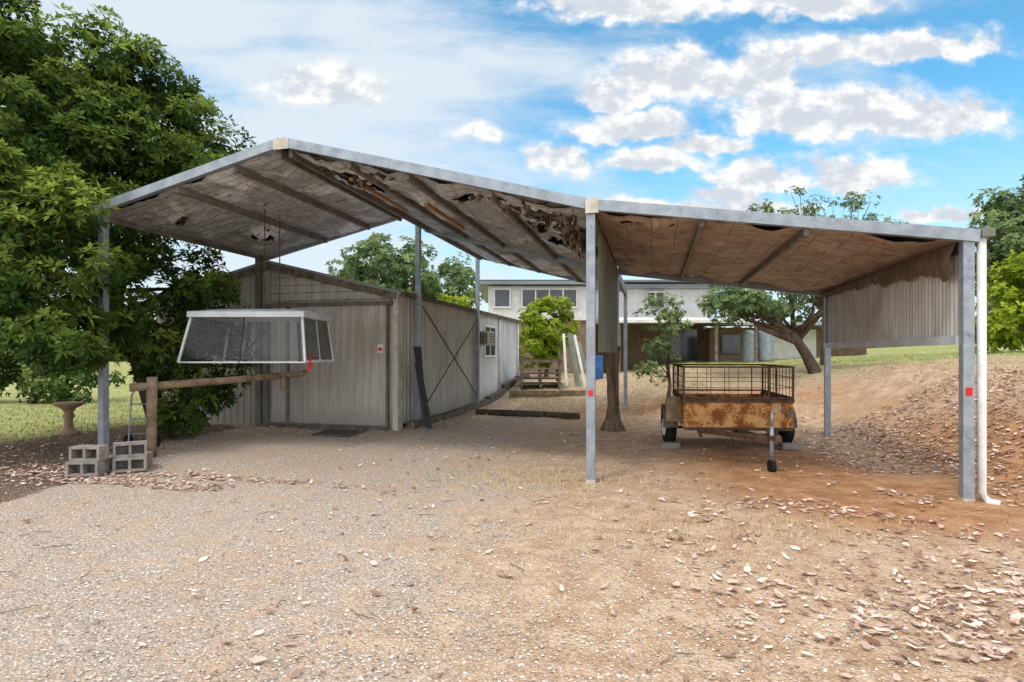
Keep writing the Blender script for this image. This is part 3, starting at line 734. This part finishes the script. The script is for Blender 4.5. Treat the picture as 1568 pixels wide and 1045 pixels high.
for s in (-1, 1): tb(w, s*1.02-.16, s*1.02+.16, .62, .8, 0.0, .09)
w.obj('wheel_chocks', 'concrete', tl)
w = MB(); w.tube([T(-.1, -.03, .42), T(-.12, -.15, .25), T(-.1, -.35, .16), T(0, -.8, .3)], .012, 6); w.obj('safety_chain', 'rustdark', tl)

# ------------------------------------------------------------ trees
def rosettes(C, Ax, n, L, Wd, rng, tilt=(35, 95), droop=.15):
    Nn = len(C); Ax = Ax/np.linalg.norm(Ax, axis=1, keepdims=True)
    ref = np.where(np.abs(Ax[:, 2:3]) > .9, np.array([[1, 0, 0.]]), np.array([[0, 0, 1.]]))
    B = np.cross(Ax, ref); B /= np.linalg.norm(B, axis=1, keepdims=True); D = np.cross(Ax, B)
    V_ = []; ph0 = rng.random(Nn)*6.28
    tones = []
    base_t = rng.random(Nn)
    for k_ in range(n):
        ph = ph0+6.283*k_/n+rng.normal(0, .3, Nn); ti = np.radians(tilt[0]+(tilt[1]-tilt[0])*rng.random(Nn))
        d = Ax*np.cos(ti)[:, None]+(B*np.cos(ph)[:, None]+D*np.sin(ph)[:, None])*np.sin(ti)[:, None]
        s = np.cross(d, Ax); s /= (np.linalg.norm(s, axis=1, keepdims=True)+1e-9)
        l = (L*(.65+.6*rng.random(Nn)))[:, None]; wd = l*Wd/L*.5
        b = C+d*l*.08; tip = C+d*l; tip[:, 2] -= droop*l[:, 0]; mid = C+d*l*.5
        V_.append(np.stack([b, mid+s*wd, tip, mid-s*wd], 1)); tones.append(np.clip(base_t*.7+.3*rng.random(Nn), 0, 1))
    v = np.stack(V_, 1).reshape(-1, 3); f = np.arange(len(v)).reshape(-1, 4)
    return v, f, np.stack(tones, 1).reshape(-1)
def crown(lobes, nclump, cr, per, rng):
    vol = np.array([l[3]*l[4]*l[5] for l in lobes])**.67; vol /= vol.sum()
    C = []; Ax = []; T_ = []; cl = []
    for l, pz in zip(lobes, vol):
        m_ = max(2, int(nclump*pz)); c = np.array(l[:3]); r = np.array(l[3:6])
        for _ in range(m_):
            d = rng.normal(0, 1, 3); d /= np.linalg.norm(d)
            rr = .35+.6*rng.random()**.5
            cc = c+d*r*rr; size = cr*(.6+.8*rng.random()); cl.append(cc)
            dd = rng.normal(0, 1, (per, 3)); dd /= np.linalg.norm(dd, axis=1, keepdims=True)
            pts = cc+dd*size*np.array([1, 1, .75])*(.55+.45*rng.random((per, 1)))
            out = dd*.8+d*.5+np.array([0, 0, .55]); C.append(pts); Ax.append(out)
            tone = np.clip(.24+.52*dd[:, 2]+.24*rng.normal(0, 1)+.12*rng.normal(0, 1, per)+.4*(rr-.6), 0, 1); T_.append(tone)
    return np.concatenate(C), np.concatenate(Ax), np.concatenate(T_), cl
def tree(name, base, trunk_r, lobes, nclump, cr, per, nleaf, L, Wd, mat, seed=1, limbs=10, trunk_top=None, keep=None, droop=.15):
    rng = np.random.default_rng(seed)
    e = empty(name, base)
    C, Ax, tn, cl = crown(lobes, nclump, cr, per, rng)
    if keep is not None:
        k_ = keep(C); C, Ax, tn = C[k_], Ax[k_], tn[k_]
    v, f, t = rosettes(C, Ax, nleaf, L, Wd, rng, droop=droop)
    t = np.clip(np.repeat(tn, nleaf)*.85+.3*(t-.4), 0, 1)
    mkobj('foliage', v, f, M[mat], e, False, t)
    w = MB(); b = Vector(base); tt = Vector(trunk_top) if trunk_top else b+Vector((0, 0, 1.2))
    mid = (b+tt)/2+Vector((.08, .05, 0))
    w.tube([b-Vector((0, 0, .3)), b+Vector((0, 0, .1)), mid, tt], [trunk_r*1.5, trunk_r*1.2, trunk_r*.95, trunk_r*.75], 12)
    if keep is not None:
        cl = [c_ for c_, q_ in zip(cl, keep(np.array(cl))) if q_ and c_[1] > 9.8]
    sel = rng.choice(len(cl), min(limbs, len(cl)), replace=False)
    for i in sel:
        q_ = Vector(cl[i]); s0 = mid.lerp(tt, .3+.7*rng.random()); m1 = s0.lerp(q_, .45)+Vector(rng.normal(0, .12, 3))*(q_-s0).length*.5
        r0 = trunk_r*(.35+.25*rng.random()); w.tube([s0, m1, q_], [r0, r0*.55, r0*.15], 7)
    w.obj('trunk_and_limbs', 'bark', e, True)
    return e
def notroof(C):
    u, v = uv(C[:, 0], C[:, 1]); z = C[:, 2]
    zroof = 4.56-np.abs(u+4.3)*.234
    bad = (u > -7.6) & (v > -.22) & (v < 4.4) & (z > 3.55) & (z < zroof+.2)
    bad |= (u > -6.62) & (v < .3) & (z > .9)
    bad |= (u > -6.4) & (z < 3.7)
    return ~bad & (z > .12)
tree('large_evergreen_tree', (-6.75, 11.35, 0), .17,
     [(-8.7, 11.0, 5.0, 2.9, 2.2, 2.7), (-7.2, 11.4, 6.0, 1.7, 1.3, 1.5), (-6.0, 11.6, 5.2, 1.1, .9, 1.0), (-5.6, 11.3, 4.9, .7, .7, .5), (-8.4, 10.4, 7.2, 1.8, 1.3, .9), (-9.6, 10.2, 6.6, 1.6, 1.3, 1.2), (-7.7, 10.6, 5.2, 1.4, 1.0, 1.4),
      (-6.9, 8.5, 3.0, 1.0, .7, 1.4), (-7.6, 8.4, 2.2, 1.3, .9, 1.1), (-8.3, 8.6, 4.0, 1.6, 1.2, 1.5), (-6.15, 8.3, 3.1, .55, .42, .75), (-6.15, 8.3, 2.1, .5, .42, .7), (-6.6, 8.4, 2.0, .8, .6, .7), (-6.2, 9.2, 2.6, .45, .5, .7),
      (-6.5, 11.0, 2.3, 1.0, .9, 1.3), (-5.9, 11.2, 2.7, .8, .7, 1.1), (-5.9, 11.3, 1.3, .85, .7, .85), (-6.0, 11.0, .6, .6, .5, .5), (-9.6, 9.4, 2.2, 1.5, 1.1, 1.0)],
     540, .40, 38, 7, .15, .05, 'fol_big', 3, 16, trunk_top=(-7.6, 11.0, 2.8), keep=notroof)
z = Hs(8.6, 17)
tree('apple_tree', (8.75, 17, z), .15, [(7.4, 17.0, 3.3, 1.9, 1.5, .8), (9.0, 17.6, 4.1, 1.8, 1.5, .8), (10.2, 17.2, 3.6, 1.5, 1.3, .9), (6.6, 16.7, 2.9, 1.1, 1.0, .6)], 120, .38, 28, 6, .12, .06, 'fol_pale', 5, 18, trunk_top=(8.1, 17, z+1.2))
tree('sapling_tree', (10.6, 20, Hs(10.6, 20)), .10, [(9.6, 20, 6.3, 1.1, 1, .9), (11.6, 20.5, 6.4, 1.3, 1, .9), (8.6, 20, 6.1, .8, .8, .6), (12.8, 20.5, 6.0, .8, .8, .5)], 80, .22, 8, 6, .13, .06, 'fol_pale', 8, 60, trunk_top=(10.6, 20, 3.6))
z = Hs(4.1, 15.5)
tree('citrus_tree', (4.1, 15.5, z), .05, [(4.0, 15.5, 2.5, .75, .6, .75), (4.0, 15.5, 1.7, .5, .5, .4), (3.7, 15.4, 1.2, .35, .3, .25)], 38, .2, 16, 6, .10, .045, 'fol_pale', 9, 10)
tree('lime_green_shrub', (1.45, 25, .6), .08, [(1.55, 25, 2.9, 1.25, .9, 1.3), (1.0, 25, 1.8, 1.0, .8, .8)], 60, .36, 26, 6, .17, .09, 'fol_lime', 10, 5)
tree('spreading_green_tree', (-9, 50, .5), .4, [(-10.5, 50, 8.2, 4.5, 4, 3.6), (-5.5, 52, 7.2, 3.2, 3, 2.8), (-14, 52, 6.8, 3, 3, 2.5)], 130, 1.0, 28, 6, .42, .22, 'fol_pale', 11, 16, trunk_top=(-9, 50, 5))
tree('tall_shade_tree', (37.5, 42, 2), .4, [(37, 42, 10, 4.2, 4, 4.8), (41, 43, 11.5, 4.5, 4, 5), (35.5, 42, 7, 2.5, 2.5, 2.5)], 180, .9, 30, 6, .40, .2, 'fol_pale', 12, 12, trunk_top=(38, 42, 6))
tree('garden_bush', (20.0, 22, 1.8), .1, [(19.4, 22, 3.5, 1.8, 1.4, 2.0), (21.5, 23, 3.7, 2, 1.5, 2.2), (18.6, 22.5, 2.6, .9, .9, 1.0)], 85, .5, 28, 6, .2, .11, 'fol_lime', 13, 6)
tree('garden_bush', (-15.5, 19, 0), .1, [(-14.6, 19.5, .8, 1.7, 1, .9), (-17.5, 19, .9, 1.8, 1, 1.0)], 60, .36, 26, 6, .14, .08, 'fol_mid', 14, 4)
tree('garden_bush', (-2.3, 30, .8), .1, [(-2.8, 30, 3.4, 1.6, 1, 1.2)], 30, .45, 26, 6, .2, .1, 'fol_lime', 15, 4)
rng = np.random.default_rng(20); Cs = []; As = []; Ts = []
for i in range(170):
    a = math.radians(-75+150*i/170+rng.normal(0, 1)); d = 85+25*rng.random(); h = 3.5+3.5*rng.random()
    c = np.array([d*math.sin(a), d*math.cos(a), h*.5]); dd = rng.normal(0, 1, (70, 3)); dd /= np.linalg.norm(dd, axis=1, keepdims=True)
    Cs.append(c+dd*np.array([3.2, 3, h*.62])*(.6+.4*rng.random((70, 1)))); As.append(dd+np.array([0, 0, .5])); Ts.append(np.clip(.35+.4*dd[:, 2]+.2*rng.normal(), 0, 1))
v, f, t = rosettes(np.concatenate(Cs), np.concatenate(As), 5, 1.2, .8, rng); mkobj('distant_trees', v, f, M['fol_far'], None, False, np.repeat(np.concatenate(Ts), 5))

# ------------------------------------------------------------ house
ho = empty('white_house', (5, 31, 1))
w = MB(); w.box(-1.2, 4.2, 30, 40, 3.3, 5.05); w.box(4.2, 10.6, 31, 40, 3.2, 5.0); w.obj('upper_walls', 'white', ho)
w = MB()
for k in range(11): w.box(-1.22, 4.2, 29.985, 29.998, 3.32+k*.155, 3.44+k*.155)
w.obj('weatherboards', 'white', ho)
w = MB(); w.box(-1.2, 4.2, 30.1, 40, .5, 3.3); w.box(4.2, 10.6, 32.5, 40, .5, 3.2); w.box(10.6, 19, 31.5, 38, .8, 3.0); w.obj('lower_brick_walls', 'brick', ho)
w = MB(); w.box(-1.8, 4.6, 29.4, 40.6, 5.1, 5.28); w.box(4.0, 11.2, 30.3, 40.6, 5.02, 5.2); w.obj('fascia', 'greyroof', ho)
w = MB(); w.hexa([(-1.9, 29.3, 5.29), (11.3, 29.3, 5.29), (11.3, 40.7, 5.29), (-1.9, 40.7, 5.29), (-1.9, 33.5, 5.55), (11.3, 33.5, 5.55), (11.3, 36, 5.55), (-1.9, 36, 5.55)])
w.hexa([(10.4, 29.8, 3.05), (19.6, 29.8, 3.05), (19.6, 38.6, 3.4), (10.4, 38.6, 3.4), (10.4, 29.8, 3.2), (19.6, 29.8, 3.2), (19.6, 38.6, 3.55), (10.4, 38.6, 3.55)])
w.obj('roof', 'greyroof', ho)
w = MB(); w.hexa([(4.6, 26.5, 3.0), (11.2, 26.5, 3.0), (11.2, 31, 3.45), (4.6, 31, 3.45), (4.6, 26.5, 3.12), (11.2, 26.5, 3.12), (11.2, 31, 3.57), (4.6, 31, 3.57)]); w.obj('patio_roof', 'white', ho)
w = MB()
for x in (4.8, 7.0, 9.2, 11.0): w.box(x, x+.12, 26.6, 26.72, .8, 3.0)
w.obj('patio_posts', 'greytimber', ho)
w = MB(); w.box(.5, 3.3, 29.93, 29.97, 4.0, 4.85); w.box(7.1, 8.0, 30.93, 30.97, 4.1, 4.8); w.box(-.9, -.1, 29.93, 29.97, 4.0, 4.85); w.obj('window_glass', 'glassdark', ho)
w = MB()
def fr(x0, x1, z0, z1, y, nm):
    w.box(x0-.06, x1+.06, y-.05, y, z0-.08, z0); w.box(x0-.06, x1+.06, y-.05, y, z1, z1+.08)
    for i in range(nm+1): x = x0+(x1-x0)*i/nm; w.box(x-.035, x+.035, y-.05, y, z0, z1)
fr(.5, 3.3, 4.0, 4.85, 29.92, 4); fr(7.1, 8.0, 4.1, 4.8, 30.92, 2); fr(-.9, -.1, 4.0, 4.85, 29.92, 1); w.obj('window_frames', 'white', ho)
w = MB(); w.box(8.2, 10.2, 32.4, 32.47, 1.0, 3.0); w.box(11.2, 12.2, 31.4, 31.47, 1.6, 2.6); w.obj('lower_openings', 'glassdark', ho)
w = MB(); w.box(13.6, 16.2, 31.3, 31.45, 1.3, 2.9); w.obj('garage_door', 'white', ho)
for x in (11.3, 12.1):
    w = MB(); z0 = Hs(x, 27); prof = []
    for k in range(15): prof.append((.33+(.012 if k % 2 else 0), k*1.45/14))
    w.lathe((x, 28, z0), prof+[(.1, 1.55)], 20); w.obj('water_tank', 'galv', None, True)
bl = MB(); bl.lathe((3.2, 22.5, Hs(3.2, 22.5)-.02), [(.27, 0), (.30, .1), (.29, .4), (.31, .45), (.29, .5), (.28, .85), (.30, .9), (.25, .92)], 18); bl.obj('blue_drum', 'blue', None, True)
lb = empty('leaning_boards', (2.2, 21, .6))
z0 = Hs(2.1, 21); w = MB(); w.beam((1.95, 21, z0), (1.88, 21.4, z0+1.9), .09, .04, (0, 1, 0)); w.beam((2.62, 21, z0), (2.28, 21.4, z0+1.85), .10, .04, (0, 1, 0)); w.obj('white_boards', 'white', lb)
w = MB(); w.beam((2.35, 20.9, z0), (2.12, 21.4, z0+1.9), .20, .04, (0, 1, 0)); w.beam((2.8, 20.9, z0), (2.42, 21.4, z0+1.6), .14, .04, (0, 1, 0)); w.obj('green_boards', 'panelgreen', lb)
pt = empty('pallet_stack', (1, 21, .6)); w = MB(); z0 = Hs(1.0, 21)+.02
for k in range(4):
    z = z0+k*.17
    for x in (.3, .95, 1.6): w.box(x, x+.09, 20.4, 21.5, z, z+.09)
    for j in range(7): w.box(.25, 1.75, 20.4+j*.16, 20.5+j*.16, z+.092, z+.115)
w.box(.3, .38, 20.3, 20.38, z0, z0+1.1); w.box(1.6, 1.68, 20.3, 20.38, z0, z0+1.25); w.box(.25, 1.75, 20.27, 20.299, z0+.85, z0+.95)
w.obj('slats', 'greytimber', pt)
w = MB() 
for k in range(2): w.box(-.1, 2.6, 19.2, 19.35, Hs(1, 19.2)-.1+k*.17, Hs(1, 19.2)+.06+k*.17)
w.obj('sleeper_retaining_wall', 'timber')

# ------------------------------------------------------------ sky, sun, camera
el, az = math.radians(60), math.radians(215)
wd = bpy.data.worlds.new('World'); scene.world = wd; wd.use_nodes = True
try: wd.cycles.sampling_method = 'NONE'
except Exception: pass
nt = wd.node_tree; nt.nodes.clear(); g = N(nt)
sky = g.n('ShaderNodeTexSky'); sky.sky_type = 'NISHITA'; sky.sun_disc = False; sky.sun_elevation = el; sky.sun_rotation = az; sky.air_density = 1.0; sky.dust_density = .6; sky.ozone_density = 2.0
tc = g.n('ShaderNodeTexCoord'); sx = g.n('ShaderNodeSeparateXYZ'); g.lk(tc.outputs['Generated'], sx.inputs[0])
X, Y, Z = sx.outputs
yc = g.m('MAXIMUM', g.m('ABSOLUTE', Y), .12)
qx = g.m('DIVIDE', X, yc); qz = g.m('DIVIDE', Z, yc)
cb = g.n('ShaderNodeCombineXYZ'); g.lk(qx, cb.inputs[0]); g.lk(qz, cb.inputs[1]); q = cb.outputs[0]
wn = g.n('ShaderNodeTexNoise'); g.lk(q, wn.inputs['Vector']); wn.inputs['Scale'].default_value = 17; wn.inputs['Detail'].default_value = 4
aq = g.vm('ADD', q, g.vm('MULTIPLY', g.vm('SUBTRACT', wn.outputs['Color'], (.5, .5, .5)), (.07, .06, 0)))
clouds = [(.43, .455, .065, .085), (.48, .40, .12, .06), (.60, .40, .14, .06), (.72, .395, .14, .048), (.26, .465, .11, .06), (.35, .455, .05, .045), (.17, .43, .08, .035), (.20, .378, .13, .034), (.33, .352, .08, .025), (.24, .325, .10, .026),
          (.085, .325, .065, .034), (.585, .295, .095, .045), (.43, .30, .09, .032), (.37, .268, .07, .02), (.67, .52, .17, .034), (.52, .515, .06, .03), (.21, .59, .18, .045), (.50, .595, .15, .036), (.38, .24, .14, .024), (-.06, .375, .045, .02), (.75, .235, .1, .016), (.20, .25, .10, .018), (-.32, .45, .11, .05)]
F = None
for (cx, cz, rx, rz) in clouds:
    d1 = g.vm('MULTIPLY_ADD', aq, (1/rx, 1/rz, 0), (-cx/rx, -cz/rz, 0))
    d2 = g.vm('MAXIMUM', d1, g.vm('MULTIPLY', d1, (-1, -1.7, 0)))
    r = g.vm('LENGTH', d2)
    F = r if F is None else g.m('MINIMUM', F, r)
F = g.m('SUBTRACT', 1.0, F)
qs = g.vm('MULTIPLY', q, (1, 1.3, 1))
fb1 = g.noise(qs, 14, 7, .62); fb2 = g.noise(g.vm('ADD', qs, (-.010, .030, 0)), 14, 4, .6)
dens = g.m('ADD', F, g.m('MULTIPLY', g.m('SUBTRACT', fb1, .5), 1.6))
puff = g.m('ADD', g.m('MULTIPLY', g.ramp(dens, -.35, .10), .35), g.m('MULTIPLY', g.ramp(dens, -.05, .30), .65))
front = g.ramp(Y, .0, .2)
puff = g.m('MULTIPLY', puff, front)
st = g.noise(g.vm('MULTIPLY_ADD', q, (.9, 3.2, 1), (2, 1, 0)), 2.2, 5, .62)
left = g.ramp(g.m('ADD', qx, g.m('MULTIPLY', qz, .25)), .42, -.15)
hz = g.ramp(Z, .36, .03)
veil = g.m('MULTIPLY', g.ramp(g.m('ADD', st, g.m('MULTIPLY', left, .26)), .46, .80), .9)
veil = g.m('MAXIMUM', veil, g.m('MULTIPLY', hz, .80))
fill_sky = g.m('MAXIMUM', g.m('SUBTRACT', 1.0, front), g.ramp(Z, .62, .8))  # added unseen bright sky behind and overhead, lifts ambient light on camera-facing fronts
skyc = g.mix(1.0, sky.outputs[0], (.80, 1.55, 1.58), 'MULTIPLY')
c = g.mix(veil, skyc, (5.4, 5.85, 6.25))
shade = g.ramp(g.m('ADD', g.m('SUBTRACT', fb1, fb2), g.m('MULTIPLY', F, -.12)), -.17, .10)
cl = g.mix(shade, (4.5, 4.85, 5.35), (6.9, 6.9, 6.85))
c = g.mix(puff, c, cl)
c = g.mix(g.m('MULTIPLY', fill_sky, g.ramp(st, .25, .6, .55, .95)), c, (11.0, 11.1, 11.3))
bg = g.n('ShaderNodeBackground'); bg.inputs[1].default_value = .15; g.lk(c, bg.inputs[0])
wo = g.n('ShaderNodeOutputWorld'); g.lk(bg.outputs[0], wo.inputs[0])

sl = bpy.data.lights.new('sun', 'SUN'); sl.energy = 1.6; sl.angle = math.radians(12); sl.color = (1, .94, .85)
so = bpy.data.objects.new('sun', sl); scene.collection.objects.link(so); so.location = (0, 0, 20)
d = Vector((math.sin(az)*math.cos(el), math.cos(az)*math.cos(el), math.sin(el)))
so.rotation_euler = d.to_track_quat('Z', 'Y').to_euler()

cam = bpy.data.cameras.new('camera'); co = bpy.data.objects.new('camera', cam); scene.collection.objects.link(co)
co.location = (0, 0, 1.6); co.rotation_euler = (math.radians(90), 0, 0)
cam.sensor_width = 36; cam.lens = 36*900/1568; cam.shift_y = .0124; cam.clip_end = 2000; cam.clip_start = .05
scene.camera = co
